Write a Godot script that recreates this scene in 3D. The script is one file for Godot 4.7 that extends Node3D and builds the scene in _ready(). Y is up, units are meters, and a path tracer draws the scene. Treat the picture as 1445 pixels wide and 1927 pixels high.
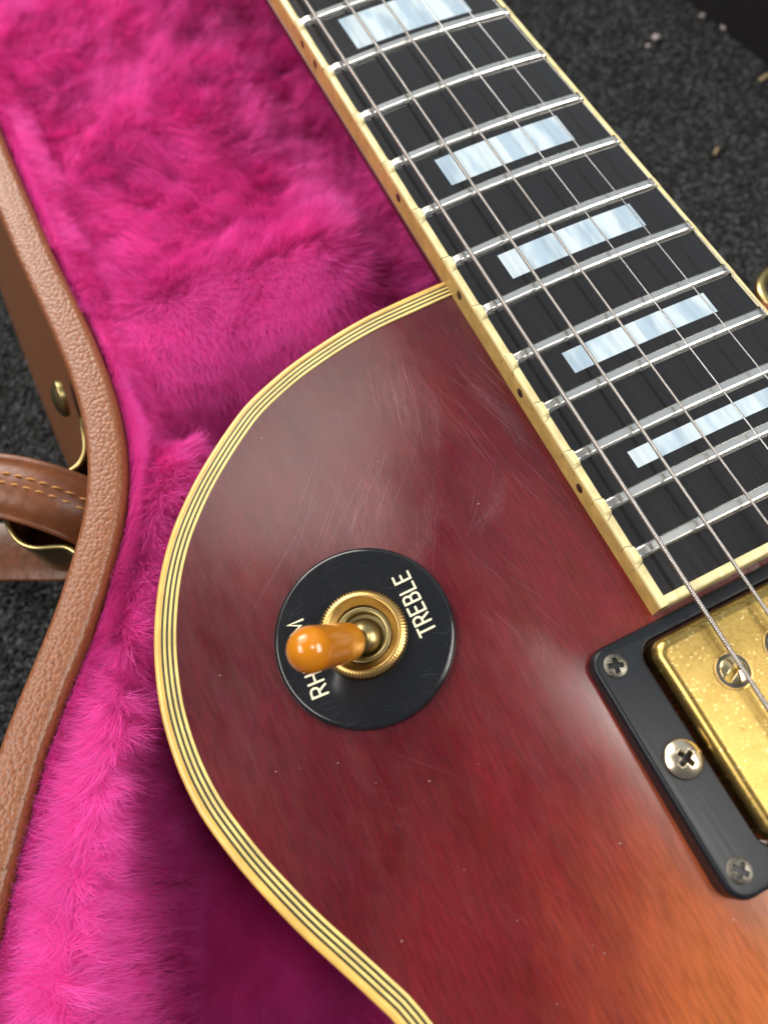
extends Node3D
# A sunburst electric guitar in an open, pink plush lined case on a dark carpet.
# All shapes are laid out in millimetres (x: bass to treble, z: towards the bridge, y: up) and committed in metres.

const MM := 0.001
var rng := RandomNumberGenerator.new()
var mats := {}

# ---------------------------------------------------------------- mesh helper
class Geo:
	var v := PackedVector3Array()
	var n := PackedVector3Array()
	var uv := PackedVector2Array()
	var uv2 := PackedVector2Array()
	var c := PackedColorArray()
	var ix := PackedInt32Array()
	var use_color := false

	# rows of points; orient: "up", "row" (away from the middle of each row), or a Vector3 point to face away from
	func grid(rows: Array, closed: bool, orient, cols: Array = []) -> void:
		var base := v.size()
		var nr := rows.size()
		var nc: int = rows[0].size()
		for r in nr:
			var row: PackedVector3Array = rows[r]
			v.append_array(row)
			if cols.size() > 0:
				c.append_array(cols[r])
		var total := nr * nc
		var nn := PackedVector3Array()
		nn.resize(total)
		var tris := PackedInt32Array()
		var lim := nc if closed else nc - 1
		for r in nr - 1:
			for k in lim:
				var k2 := (k + 1) % nc
				var a := r * nc + k
				var b := r * nc + k2
				var d := (r + 1) * nc + k
				var e := (r + 1) * nc + k2
				var f1 := (v[base + b] - v[base + a]).cross(v[base + d] - v[base + a])
				var f2 := (v[base + e] - v[base + b]).cross(v[base + d] - v[base + b])
				nn[a] += f1; nn[b] += f1 + f2; nn[d] += f1 + f2; nn[e] += f2
				tris.append_array(PackedInt32Array([a, b, d, b, e, d]))
		var score := 0.0
		for r in nr:
			var mid := Vector3.ZERO
			if orient is String and orient == "row":
				for k in nc:
					mid += v[base + r * nc + k]
				mid /= nc
			for k in nc:
				var i := r * nc + k
				if orient is Vector3:
					score += nn[i].dot(v[base + i] - orient)
				elif orient == "up":
					score += nn[i].y
				else:
					score += nn[i].dot(v[base + i] - mid)
		var flip := score < 0.0
		for i in total:
			var q := nn[i].normalized()
			if q == Vector3.ZERO:
				q = Vector3.UP
			n.append(-q if flip else q)
			var p := v[base + i]
			uv.append(Vector2(p.x, p.z) * 0.01)
			uv2.append(Vector2((p.x + 130.0) / 200.0, (p.z + 90.0) / 200.0))
		for t in range(0, tris.size(), 3):
			if flip:
				ix.append_array(PackedInt32Array([base + tris[t], base + tris[t + 1], base + tris[t + 2]]))
			else:
				ix.append_array(PackedInt32Array([base + tris[t], base + tris[t + 2], base + tris[t + 1]]))
		if cols.size() > 0:
			use_color = true

	func fan(ring: PackedVector3Array, up: Vector3) -> void:
		var base := v.size()
		var mid := Vector3.ZERO
		for p in ring:
			mid += p
		mid /= ring.size()
		var all := ring.duplicate()
		all.append(mid)
		var f := Vector3.ZERO
		for k in ring.size():
			f += (ring[k] - mid).cross(ring[(k + 1) % ring.size()] - mid)
		var ccw := f.dot(up) > 0.0
		for p in all:
			v.append(p); n.append(up)
			uv.append(Vector2(p.x, p.z) * 0.01)
			uv2.append(Vector2((p.x + 130.0) / 200.0, (p.z + 90.0) / 200.0))
		var m := base + ring.size()
		for k in ring.size():
			var a := base + k
			var b := base + (k + 1) % ring.size()
			if ccw:
				ix.append_array(PackedInt32Array([m, b, a]))
			else:
				ix.append_array(PackedInt32Array([m, a, b]))

	func mesh() -> ArrayMesh:
		var arr := []
		arr.resize(Mesh.ARRAY_MAX)
		var s := PackedVector3Array()
		s.resize(v.size())
		for i in v.size():
			s[i] = v[i] * 0.001
		arr[Mesh.ARRAY_VERTEX] = s
		arr[Mesh.ARRAY_NORMAL] = n
		arr[Mesh.ARRAY_TEX_UV] = uv
		arr[Mesh.ARRAY_TEX_UV2] = uv2
		if use_color:
			arr[Mesh.ARRAY_COLOR] = c
		arr[Mesh.ARRAY_INDEX] = ix
		var am := ArrayMesh.new()
		am.add_surface_from_arrays(Mesh.PRIMITIVE_TRIANGLES, arr)
		return am

# ---------------------------------------------------------------- shape helpers
func ss(a: float, b: float, x: float) -> float:
	return smoothstep(a, b, x)

func put(called: String, g: Geo, m: Material, parent: Node, tr := Transform3D.IDENTITY) -> MeshInstance3D:
	return put_mesh(called, g.mesh(), m, parent, tr)

func put_mesh(called: String, mesh: Mesh, m: Material, parent: Node, tr := Transform3D.IDENTITY) -> MeshInstance3D:
	var o := MeshInstance3D.new()
	o.name = numbered(called, parent)
	o.mesh = mesh
	o.material_override = m
	tr.origin *= MM
	o.transform = tr
	parent.add_child(o, true)
	return o

var taken := {}
func numbered(called: String, parent: Node) -> String:
	var key := str(parent.get_instance_id()) + called
	var k: int = taken.get(key, 0)
	taken[key] = k + 1
	return called if k == 0 else "%s_%03d" % [called, k]

func tag(o: Node, label: String, category: String, group := "", kind := "") -> void:
	o.set_meta("label", label)
	if category != "": o.set_meta("category", category)
	if group != "": o.set_meta("group", group)
	if kind != "": o.set_meta("kind", kind)

func spline(pts: PackedVector3Array, closed: bool, step: float) -> PackedVector3Array:
	var out := PackedVector3Array()
	var m := pts.size()
	var segs := m if closed else m - 1
	for i in segs:
		var p1 := pts[i]
		var p2 := pts[(i + 1) % m]
		var p0 := pts[(i - 1 + m) % m] if closed or i > 0 else p1 * 2.0 - p2
		var p3 := pts[(i + 2) % m] if closed or i + 2 < m else p2 * 2.0 - p1
		var k := maxi(1, int(ceil(p1.distance_to(p2) / step)))
		for j in k:
			out.append(p1.cubic_interpolate(p2, p0, p3, float(j) / k))
	if not closed:
		out.append(pts[m - 1])
	return out

func smooth_path(pts: PackedVector3Array, times: int) -> PackedVector3Array:
	var a := pts
	for t in times:
		var b := a.duplicate()
		for i in range(1, a.size() - 1):
			b[i] = (a[i - 1] + a[i] * 2.0 + a[i + 1]) * 0.25
		a = b
	return a

# sides (horizontal, to the right of travel) of a path that runs in plan
func sides(path: PackedVector3Array, closed: bool) -> PackedVector3Array:
	var out := PackedVector3Array()
	var m := path.size()
	for i in m:
		var a := path[(i - 1 + m) % m] if closed or i > 0 else path[i]
		var b := path[(i + 1) % m] if closed or i < m - 1 else path[i]
		var t := b - a
		t.y = 0.0
		out.append(t.normalized().cross(Vector3.UP))
	return out

# sweep a closed profile (x: to the right side, y: up) along a path in plan
func sweep(g: Geo, path: PackedVector3Array, closed_path: bool, prof: PackedVector2Array) -> void:
	var sd := sides(path, closed_path)
	var rows := []
	var m := path.size()
	for j in (m + 1 if closed_path else m):
		var i := j % m
		var row := PackedVector3Array()
		for q in prof:
			row.append(path[i] + sd[i] * q.x + Vector3.UP * q.y)
		rows.append(row)
	g.grid(rows, true, "row")

# tube along any path, radius may vary
func tube(g: Geo, path: PackedVector3Array, rad: PackedFloat32Array, sidesn: int) -> void:
	var rows := []
	var m := path.size()
	var ref := Vector3.UP
	for i in m:
		var t := (path[mini(i + 1, m - 1)] - path[maxi(i - 1, 0)]).normalized()
		if i == 0 and absf(t.dot(ref)) > 0.9:
			ref = Vector3.RIGHT
		var a := (ref - t * ref.dot(t)).normalized()
		ref = a
		var b := t.cross(a)
		var row := PackedVector3Array()
		for k in sidesn:
			var w := TAU * k / sidesn
			row.append(path[i] + (a * cos(w) + b * sin(w)) * rad[i % rad.size()])
		rows.append(row)
	g.grid(rows, true, "row")

func lathe(g: Geo, prof: PackedVector2Array, seg: int, orient = "row") -> void:
	var rows := []
	for q in prof:
		var row := PackedVector3Array()
		for k in seg:
			var w := TAU * k / seg
			row.append(Vector3(cos(w) * q.x, q.y, sin(w) * q.x))
		rows.append(row)
	g.grid(rows, true, orient)

func rounded_rect(x0: float, z0: float, x1: float, z1: float, r: float, k := 6) -> PackedVector2Array:
	var out := PackedVector2Array()
	var cs := [Vector2(x1 - r, z1 - r), Vector2(x0 + r, z1 - r), Vector2(x0 + r, z0 + r), Vector2(x1 - r, z0 + r)]
	for q in 4:
		for j in k + 1:
			var w := PI * 0.5 * (q + float(j) / k)
			out.append(cs[q] + Vector2(cos(w), sin(w)) * r)
	# a few points along the straight edges keep shading even
	var fine := PackedVector2Array()
	for i in out.size():
		var a := out[i]
		var b := out[(i + 1) % out.size()]
		var n := 1 if a.distance_to(b) < 8.0 else 5
		for j in n:
			fine.append(a.lerp(b, float(j) / n))
	return fine

func inset(o: PackedVector2Array, d: float) -> PackedVector2Array:
	var out := PackedVector2Array()
	var m := o.size()
	for i in m:
		var e1 := (o[i] - o[(i - 1 + m) % m]).normalized()
		var e2 := (o[(i + 1) % m] - o[i]).normalized()
		var n1 := Vector2(-e1.y, e1.x)
		var n2 := Vector2(-e2.y, e2.x)
		var b := (n1 + n2).normalized()
		out.append(o[i] + b * d / maxf(0.35, b.dot(n1)))
	return out

# rows of [outline, height] from the bottom outside up and over
func loft(g: Geo, levels: Array, cap: bool) -> void:
	var rows := []
	var mid := Vector2.ZERO
	for p in levels[0][0]:
		mid += p
	mid /= levels[0][0].size()
	var lo := 1e9
	for L in levels:
		var row := PackedVector3Array()
		for p in L[0]:
			row.append(Vector3(p.x, L[1], p.y))
		lo = minf(lo, L[1])
		rows.append(row)
	g.grid(rows, true, Vector3(mid.x, lo, mid.y))
	if cap:
		g.fan(rows[rows.size() - 1], Vector3.UP)

func bez(a: Vector2, k: int, from_deg: float, to_deg: float, r: float) -> PackedVector2Array:
	var out := PackedVector2Array()
	for j in k + 1:
		var w := deg_to_rad(lerpf(from_deg, to_deg, float(j) / k))
		out.append(a + Vector2(cos(w), sin(w)) * r)
	return out

# screw head: dome with a cross or slot sunk into it
func screw_head(rad: float, dome: float, rim: float, kind: String, turn: float, mat_name: String, parent: Node, at: Vector3, tilt := Basis.IDENTITY) -> MeshInstance3D:
	var g := Geo.new()
	var rows := []
	var nr := 26
	for r in range(nr, -1, -1):
		var rr := maxf(rad * r / nr, 0.001)
		var row := PackedVector3Array()
		for k in 72:
			var w := TAU * k / 72
			var x := cos(w) * rr
			var z := sin(w) * rr
			var a := absf(x * cos(turn) + z * sin(turn))
			var b := absf(-x * sin(turn) + z * cos(turn))
			var y := rim + dome * (1.0 - pow(rr / rad, 2.2))
			if r == nr:
				y -= 0.12 * rad
			var sink := 0.0
			if kind == "cross":
				var arm := (0.42 if rad > 3.0 else 0.58) * rad
				var wid := (0.11 if rad > 3.0 else 0.15) * rad
				var s1 := (1.0 - ss(wid - 0.05, wid + 0.09, a)) * (1.0 - ss(arm - 0.1, arm + 0.15, b))
				var s2 := (1.0 - ss(wid - 0.05, wid + 0.09, b)) * (1.0 - ss(arm - 0.1, arm + 0.15, a))
				sink = maxf(s1, s2) * (0.35 + 0.65 * (1.0 - rr / rad)) * 0.62 * rad
			elif kind == "slot":
				sink = (1.0 - ss(0.14 * rad, 0.2 * rad, a)) * 0.5 * rad
			row.append(Vector3(x, y - sink, z))
		rows.append(row)
	var low := PackedVector3Array()
	for k in 72:
		var w := TAU * k / 72
		low.append(Vector3(cos(w) * rad, -0.6, sin(w) * rad))
	rows.push_front(low)
	g.grid(rows, true, Vector3(0, -2.0, 0))
	return put("screw" if kind == "cross" else "pole_screw", g, mats[mat_name], parent, Transform3D(tilt, at))

# ---------------------------------------------------------------- textures
func noise(seed_: int, freq: float, kind := FastNoiseLite.TYPE_SIMPLEX_SMOOTH, oct := 4) -> FastNoiseLite:
	var f := FastNoiseLite.new()
	f.seed = seed_
	f.frequency = freq
	f.noise_type = kind
	f.fractal_octaves = oct
	f.fractal_type = FastNoiseLite.FRACTAL_FBM if oct > 1 else FastNoiseLite.FRACTAL_NONE
	return f

# grey picture of a noise, its values mapped from lo to hi
func grey(f: FastNoiseLite, w: int, h: int, lo: float, hi: float, power := 1.0) -> Image:
	var im := f.get_seamless_image(w, h)
	im.convert(Image.FORMAT_L8)
	var d := im.get_data()
	var lut := PackedByteArray()
	lut.resize(256)
	for i in 256:
		lut[i] = int(clampf(lerpf(lo, hi, pow(i / 255.0, power)), 0.0, 1.0) * 255.0)
	for i in d.size():
		d[i] = lut[d[i]]
	return Image.create_from_data(w, h, false, Image.FORMAT_L8, d)

func tex(im: Image) -> ImageTexture:
	return ImageTexture.create_from_image(im)

func lin(r: float, g: float, b: float) -> Color:
	return Color(r, g, b).linear_to_srgb()

func mat(called: String, albedo: Color, rough: float, metal := 0.0) -> StandardMaterial3D:
	var m := StandardMaterial3D.new()
	m.resource_name = called
	m.albedo_color = albedo
	m.roughness = rough
	m.metallic = metal
	mats[called] = m
	return m

func triplanar(m: StandardMaterial3D, tile_mm: float) -> void:
	m.uv1_triplanar = true
	m.uv1_scale = Vector3.ONE * (1000.0 / tile_mm)

func line_on(im: Image, a: Vector2, b: Vector2, col: Color, fade: bool) -> void:
	var n := int(a.distance_to(b)) + 1
	for i in n:
		var t := float(i) / n
		var p := a.lerp(b, t)
		var x := int(p.x)
		var y := int(p.y)
		if x < 0 or y < 0 or x >= im.get_width() or y >= im.get_height():
			continue
		var c := col
		if fade:
			c.a *= sin(t * PI)
		var old := im.get_pixel(x, y)
		if c.a > old.a:
			im.set_pixel(x, y, c)

func make_materials() -> void:
	var m: StandardMaterial3D
	# lacquered top: the burst is in the vertex colours, the grain in the texture
	m = mat("top_wood", Color.WHITE, 1.0)
	m.vertex_color_use_as_albedo = true
	var grain := grey(noise(3, 0.03, FastNoiseLite.TYPE_SIMPLEX_SMOOTH, 5), 1024, 512, 0.76, 1.0, 0.8)
	m.albedo_texture = tex(grain)
	m.uv1_scale = Vector3(4.2, 1.0, 1)
	m.roughness_texture = tex(grey(noise(8, 0.012, FastNoiseLite.TYPE_SIMPLEX_SMOOTH, 5), 512, 512, 0.20, 0.28))
	m.metallic_specular = 0.5
	m.detail_enabled = true
	m.detail_uv_layer = BaseMaterial3D.DETAIL_UV_2
	m.detail_blend_mode = BaseMaterial3D.BLEND_MODE_MIX
	m.detail_albedo = tex(scratches())
	m.heightmap_enabled = true
	m.heightmap_texture = m.albedo_texture
	m.heightmap_scale = 0.0012
	m = mat("side_wood", lin(0.06, 0.008, 0.008), 0.35)
	m = mat("neck_wood", lin(0.07, 0.01, 0.01), 0.3)
	# aged cream plastic and the scraped, paler top of the fingerboard binding
	var aged := tex(grey(noise(21, 0.02, FastNoiseLite.TYPE_SIMPLEX_SMOOTH, 4), 256, 256, 0.82, 1.0))
	m = mat("binding_amber", lin(0.72, 0.45, 0.11), 0.28)
	m.albedo_texture = aged; triplanar(m, 40)
	m = mat("binding_cream", lin(0.74, 0.58, 0.2), 0.3)
	m.albedo_texture = aged; triplanar(m, 40)
	m = mat("binding_pale", lin(0.76, 0.66, 0.34), 0.32)
	m.albedo_texture = aged; triplanar(m, 30)
	m = mat("binding_side", lin(0.60, 0.40, 0.11), 0.28)
	m.albedo_texture = aged; triplanar(m, 30)
	mat("binding_black", lin(0.02, 0.022, 0.016), 0.35)
	mat("crack_dark", lin(0.12, 0.07, 0.02), 0.6)
	mat("dot_tortoise", lin(0.025, 0.01, 0.006), 0.25)
	# ebony with fine pores along the neck
	m = mat("ebony", Color.WHITE, 1.0)
	var eb := grey(noise(31, 0.03, FastNoiseLite.TYPE_SIMPLEX_SMOOTH, 5), 1024, 256, 0.105, 0.07, 1.6)
	m.albedo_texture = tex(eb)
	m.albedo_color = Color(0.95, 0.93, 0.96)
	m.uv1_scale = Vector3(3.0, 0.5, 1)
	m.roughness_texture = tex(grey(noise(33, 0.02, FastNoiseLite.TYPE_SIMPLEX_SMOOTH, 4), 512, 256, 0.17, 0.25))
	m.heightmap_enabled = true
	m.heightmap_texture = m.albedo_texture
	m.heightmap_scale = 0.002
	# pearl blocks: soft streaks of blue white and grey
	m = mat("pearl", Color.WHITE, 0.16)
	m.albedo_texture = tex(pearl_picture())
	m.uv1_scale = Vector3(2.2, 1.7, 1)
	m.clearcoat_enabled = true; m.clearcoat = 0.5; m.clearcoat_roughness = 0.08
	# metals
	m = mat("fret_metal", lin(0.70, 0.70, 0.66), 0.24, 1.0)
	m = mat("steel", lin(0.47, 0.465, 0.46), 0.22, 1.0)
	m = mat("wound_nickel", lin(0.32, 0.30, 0.285), 0.28, 1.0)
	m = mat("gold", Color.WHITE, 1.0, 1.0)
	m.albedo_texture = tex(gold_picture())
	m.uv1_scale = Vector3(2.0, 2.0, 1)
	m.roughness_texture = tex(grey(noise(45, 0.09, FastNoiseLite.TYPE_SIMPLEX_SMOOTH, 3), 512, 512, 0.26, 0.31, 1.2))
	m.uv1_offset = Vector3(0.3, 0.1, 0)
	m = mat("gold_plain", lin(0.52, 0.33, 0.115), 0.3, 1.0)
	m = mat("brass_dark", lin(0.30, 0.24, 0.11), 0.34, 1.0)
	m = mat("brass", lin(0.52, 0.42, 0.18), 0.30, 1.0)
	var tarnish := tex(grey(noise(51, 0.12, FastNoiseLite.TYPE_SIMPLEX_SMOOTH, 4), 256, 256, 0.15, 0.9))
	m = mat("tarnished", lin(0.62, 0.58, 0.48), 0.42, 1.0)
	m.albedo_texture = tarnish; triplanar(m, 9)
	m = mat("nickel", lin(0.66, 0.57, 0.42), 0.24, 1.0)
	m = mat("pole_metal", lin(0.72, 0.60, 0.34), 0.2, 1.0)
	# plastics
	m = mat("black_plastic", lin(0.007, 0.009, 0.012), 1.0)
	var brush := grey(noise(61, 0.05, FastNoiseLite.TYPE_SIMPLEX_SMOOTH, 4), 512, 128, 0.26, 0.36)
	m.metallic_specular = 0.36
	m.roughness_texture = tex(brush)
	m.uv1_scale = Vector3(5.0, 0.6, 1)
	m.heightmap_enabled = true
	m.heightmap_texture = m.roughness_texture
	m.heightmap_scale = 0.0005
	m = mat("plate_plastic", lin(0.008, 0.009, 0.011), 0.2)
	m.roughness_texture = tex(grey(noise(64, 0.015, FastNoiseLite.TYPE_SIMPLEX_SMOOTH, 4), 256, 256, 0.6, 1.0))
	m.detail_enabled = true
	m.detail_albedo = tex(fine_scuffs())
	m.detail_blend_mode = BaseMaterial3D.BLEND_MODE_MIX
	m.uv1_scale = Vector3(2.9, 2.9, 1)
	m.uv1_offset = Vector3(0.5, 0.5, 0)
	mat("engraving", lin(0.62, 0.59, 0.42), 0.6)
	m = mat("amber_plastic", lin(0.46, 0.16, 0.004), 0.16)
	m.clearcoat_enabled = true; m.clearcoat = 0.25; m.clearcoat_roughness = 0.05
	# leather of the case
	var cell := noise(71, 0.042, FastNoiseLite.TYPE_CELLULAR, 1)
	cell.cellular_return_type = FastNoiseLite.RETURN_DISTANCE
	cell.cellular_jitter = 1.0
	cell.domain_warp_enabled = true
	cell.domain_warp_amplitude = 8.0
	var pebble := grey(cell, 512, 512, 1.0, 0.0, 1.3)
	m = mat("rim_leather", lin(0.25, 0.084, 0.030), 0.38)
	var tone := tex(grey(noise(74, 0.03, FastNoiseLite.TYPE_SIMPLEX_SMOOTH, 5), 512, 512, 0.74, 1.0))
	m.albedo_texture = tone
	triplanar(m, 20)
	m.heightmap_enabled = true
	m.heightmap_texture = tex(pebble)
	m.heightmap_scale = 0.02
	m = mat("wall_leather", lin(0.19, 0.068, 0.024), 0.45)
	m.albedo_texture = tone
	triplanar(m, 20)
	m.heightmap_enabled = true
	m.heightmap_texture = tex(grey(noise(76, 0.06, FastNoiseLite.TYPE_CELLULAR, 2), 256, 256, 0.0, 1.0))
	m.heightmap_scale = 0.006
	m = mat("handle_leather", lin(0.165, 0.047, 0.011), 0.38)
	m.albedo_texture = tone
	triplanar(m, 60)
	m.heightmap_enabled = true
	m.heightmap_texture = tex(grey(noise(78, 0.05, FastNoiseLite.TYPE_SIMPLEX_SMOOTH, 4), 256, 256, 0.0, 1.0))
	m.heightmap_scale = 0.012
	mat("thread", lin(0.42, 0.19, 0.05), 0.7)
	# plush
	m = mat("plush", lin(0.88, 0.085, 0.49), 0.62)
	m.vertex_color_use_as_albedo = true
	m.backlight_enabled = true
	m.backlight = Color(0.8, 0.8, 0.8)
	m.metallic_specular = 0.35
	mat("plush_backing", lin(0.55, 0.03, 0.22), 0.95)
	# carpet
	m = mat("carpet_base", lin(0.018, 0.020, 0.021), 0.95)
	m = mat("carpet_loop", Color.WHITE, 0.9)
	m.vertex_color_use_as_albedo = true
	m = mat("black_cloth", lin(0.006, 0.006, 0.007), 0.6)
	mat("lint_pale", lin(0.38, 0.34, 0.36), 0.95)
	mat("straw_tan", lin(0.30, 0.23, 0.12), 0.9)

func pearl_picture() -> Image:
	var w := 256
	var im := Image.create(w, w, false, Image.FORMAT_RGB8)
	var f := noise(41, 0.011, FastNoiseLite.TYPE_SIMPLEX_SMOOTH, 4)
	var g := noise(43, 0.03, FastNoiseLite.TYPE_SIMPLEX_SMOOTH, 3)
	for y in w:
		for x in w:
			var a := f.get_noise_2d(x * 1.6, y * 0.5) * 1.4
			var b := g.get_noise_2d(x + y * 0.5, y * 0.35)
			var k := clampf(0.55 + a * 0.5 + b * 0.3, 0.0, 1.0)
			im.set_pixel(x, y, Color(0.57, 0.65, 0.71).lerp(Color(0.70, 0.76, 0.79), smoothstep(0.25, 0.75, k)))
	return im

func gold_picture() -> Image:
	var w := 512
	var im := Image.create(w, w, false, Image.FORMAT_RGB8)
	var f := noise(47, 0.02, FastNoiseLite.TYPE_SIMPLEX_SMOOTH, 4)
	for y in w:
		for x in w:
			var a := f.get_noise_2d(x, y)
			im.set_pixel(x, y, Color(0.74, 0.64, 0.38).lerp(Color(0.63, 0.52, 0.28), clampf(0.5 + 0.35 * a, 0, 1)))
	rng.seed = 5
	for k in 2000:
		var p := Vector2(rng.randf() * w, rng.randf() * w)
		if f.get_noise_2d(p.x * 0.7 + 300.0, p.y * 0.7) < rng.randf_range(-0.25, 0.1):
			continue
		var r := rng.randf_range(0.9, 1.9)
		var col := Color(0.97, 0.92, 0.68) if rng.randf() < 0.75 else Color(0.55, 0.42, 0.2)
		for dy in range(-2, 3):
			for dx in range(-2, 3):
				if Vector2(dx, dy).length() <= r:
					var q := Vector2i(posmod(int(p.x) + dx, w), posmod(int(p.y) + dy, w))
					im.set_pixelv(q, im.get_pixelv(q).lerp(col, 0.7))
	return im

func fine_scuffs() -> Image:
	var im := Image.create(512, 512, false, Image.FORMAT_RGBA8)
	im.fill(Color(0.3, 0.33, 0.36, 0.0))
	rng.seed = 9
	for k in 260:
		var a := Vector2(rng.randf() * 512, rng.randf() * 512)
		var d := Vector2.from_angle(rng.randf_range(-0.9, 0.5) if rng.randf() < 0.7 else rng.randf() * PI) * rng.randf_range(10, 70)
		line_on(im, a, a + d, Color(0.3, 0.33, 0.37, rng.randf_range(0.05, 0.30)), true)
	return im

# worn places and fine scratches in the lacquer, over the upper bout
func scratches() -> Image:
	var w := 1536
	var im := Image.create(w, w, false, Image.FORMAT_RGBA8)
	im.fill(Color(0.6, 0.52, 0.55, 0.0))
	rng.seed = 12
	var s := w / 200.0
	var haze := Color(0.62, 0.53, 0.57)
	# fans of scratches: place, direction and spread in millimetres
	var fans := [
		[Vector2(-62, -42), Vector2(-24, 24), 9.0, 16, 0.30], [Vector2(-56, -36), Vector2(-14, 18), 8.0, 12, 0.26],
		[Vector2(-46, -62), Vector2(-9, 24), 5.0, 12, 0.34], [Vector2(-44, -28), Vector2(-10, 12), 6.0, 8, 0.22],
		[Vector2(-38, -52), Vector2(6, 24), 8.0, 16, 0.20], [Vector2(-34, -30), Vector2(4, 20), 5.0, 14, 0.18],
		[Vector2(-50, -8), Vector2(4, 10), 7.0, 10, 0.16], [Vector2(-90, 10), Vector2(12, 9), 12.0, 10, 0.10],
		[Vector2(-70, 38), Vector2(9, 14), 16.0, 14, 0.10], [Vector2(-58, -20), Vector2(-18, 3), 10.0, 9, 0.14]]
	for f in fans:
		for k in int(f[3]):
			var spread: float = f[2]
			var a: Vector2 = f[0] + Vector2(rng.randf_range(-1, 1), rng.randf_range(-1, 1)) * spread
			var d: Vector2 = f[1] * rng.randf_range(0.35, 1.1)
			d = d.rotated(rng.randf_range(-0.16, 0.16))
			var pa := (a + Vector2(130, 90)) * s
			var pb := (a + d + Vector2(130, 90)) * s
			var c := haze
			c.a = f[4] * rng.randf_range(0.1, 0.62)
			line_on(im, pa, pb, c, true)
			if rng.randf() < 0.4:
				c.a *= 0.6
				line_on(im, pa + Vector2(1, 0), pb + Vector2(1, 0), c, true)
	# soft smears where the lacquer has gone cloudy
	var smears := [
		[Vector2(-58, -40), Vector2(-20, 26), 3.0], [Vector2(-66, -34), Vector2(-14, 22), 2.2], [Vector2(-47, -60), Vector2(-7, 26), 2.6],
		[Vector2(-43, -58), Vector2(-4, 22), 1.8], [Vector2(-52, -30), Vector2(-16, 16), 2.4], [Vector2(-38, -26), Vector2(-12, 8), 2.0],
		[Vector2(-34, -48), Vector2(3, 20), 2.0], [Vector2(-78, -30), Vector2(-14, 26), 3.4], [Vector2(-48, 2), Vector2(-3, 8), 3.0]]
	for f in smears:
		for k in 60:
			var u := rng.randf_range(-1.0, 1.0)
			var across: Vector2 = f[1].orthogonal().normalized() * u * f[2]
			var bow: Vector2 = f[1].orthogonal() * 0.10
			var c := haze
			c.a = rng.randf_range(0.01, 0.075) * (1.0 - u * u)
			var a: Vector2 = f[0] + across + f[1] * rng.randf_range(0.0, 0.35)
			var e: Vector2 = f[0] + across + f[1] * rng.randf_range(0.6, 1.0)
			var mid: Vector2 = (a + e) * 0.5 + bow
			line_on(im, (a + Vector2(130, 90)) * s, (mid + Vector2(130, 90)) * s, c, false)
			line_on(im, (mid + Vector2(130, 90)) * s, (e + Vector2(130, 90)) * s, c, false)
	# dark hairline pores along the grain
	for k in 5200:
		var a := Vector2(rng.randf() * w, rng.randf() * w)
		var d := Vector2(rng.randf_range(-0.12, 0.12), 1.0) * rng.randf_range(8, 46)
		line_on(im, a, a + d, Color(0.09, 0.015, 0.02, rng.randf_range(0.06, 0.28)), true)
	# specks of dust
	for k in 70:
		var p := Vector2i(rng.randi_range(0, w - 2), rng.randi_range(0, w - 2))
		var c := Color(0.85, 0.78, 0.76, rng.randf_range(0.3, 0.95))
		im.set_pixelv(p, c)
		if rng.randf() < 0.35:
			im.set_pixelv(p + Vector2i(1, 0), c)
	return im

# ---------------------------------------------------------------- the place
func _ready() -> void:
	rng.seed = 1
	camera_and_light()
	make_materials()
	build_carpet()
	build_case()
	build_guitar()
	build_small_things()

func camera_and_light() -> void:
	var cam := Camera3D.new()
	cam.name = "camera"
	cam.keep_aspect = Camera3D.KEEP_HEIGHT
	var at := CameraAttributesPhysical.new()
	at.frustum_focal_length = 18.02
	at.frustum_focus_distance = 0.150
	at.frustum_near = 0.01
	at.frustum_far = 50.0
	at.exposure_aperture = 8.5
	cam.attributes = at
	cam.near = 0.01
	cam.far = 50.0
	cam.fov = 67.316
	cam.transform = Transform3D(Basis(Vector3(0.89910, -0.00131, 0.43773), Vector3(0.40361, 0.38953, -0.82787), Vector3(-0.16943, 0.92101, 0.35076)), Vector3(-87.622, 128.962, 22.228) * MM)
	add_child(cam)
	var we := WorldEnvironment.new()
	we.name = "environment"
	var e := Environment.new()
	e.background_mode = Environment.BG_COLOR
	e.background_color = Color(0.57, 0.58, 0.60)
	e.background_energy_multiplier = 0.55
	e.tonemap_mode = Environment.TONE_MAPPER_LINEAR
	e.tonemap_exposure = 1.0
	e.ssao_enabled = true
	e.ssil_enabled = true
	e.sdfgi_enabled = true
	we.environment = e
	add_child(we)
	# shop ceiling panels
	panel("ceiling_panel_light", Vector3(-0.65, 1.5, -1.6), Vector2(1.5, 1.0), 2.3, Color(1.0, 0.97, 0.93))
	panel("ceiling_panel_light_004", Vector3(-0.35, 1.05, -1.95), Vector2(1.2, 0.6), 3.6, Color(1.0, 0.97, 0.93))
	panel("ceiling_panel_light_001", Vector3(1.2, 1.35, 0.7), Vector2(0.6, 1.2), 3.6, Color(1.0, 0.97, 0.94))
	panel("ceiling_panel_light_002", Vector3(-1.4, 1.5, -0.4), Vector2(0.6, 1.2), 3.0, Color(1.0, 0.97, 0.94))
	panel("ceiling_panel_light_003", Vector3(0.38, 1.8, 0.25), Vector2(0.30, 0.40), 0.9, Color(1.0, 0.98, 0.95))
	panel("window_light", Vector3(1.05, 1.4, -1.05), Vector2(1.8, 1.8), 0.5, Color(0.93, 0.97, 1.0))

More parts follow.
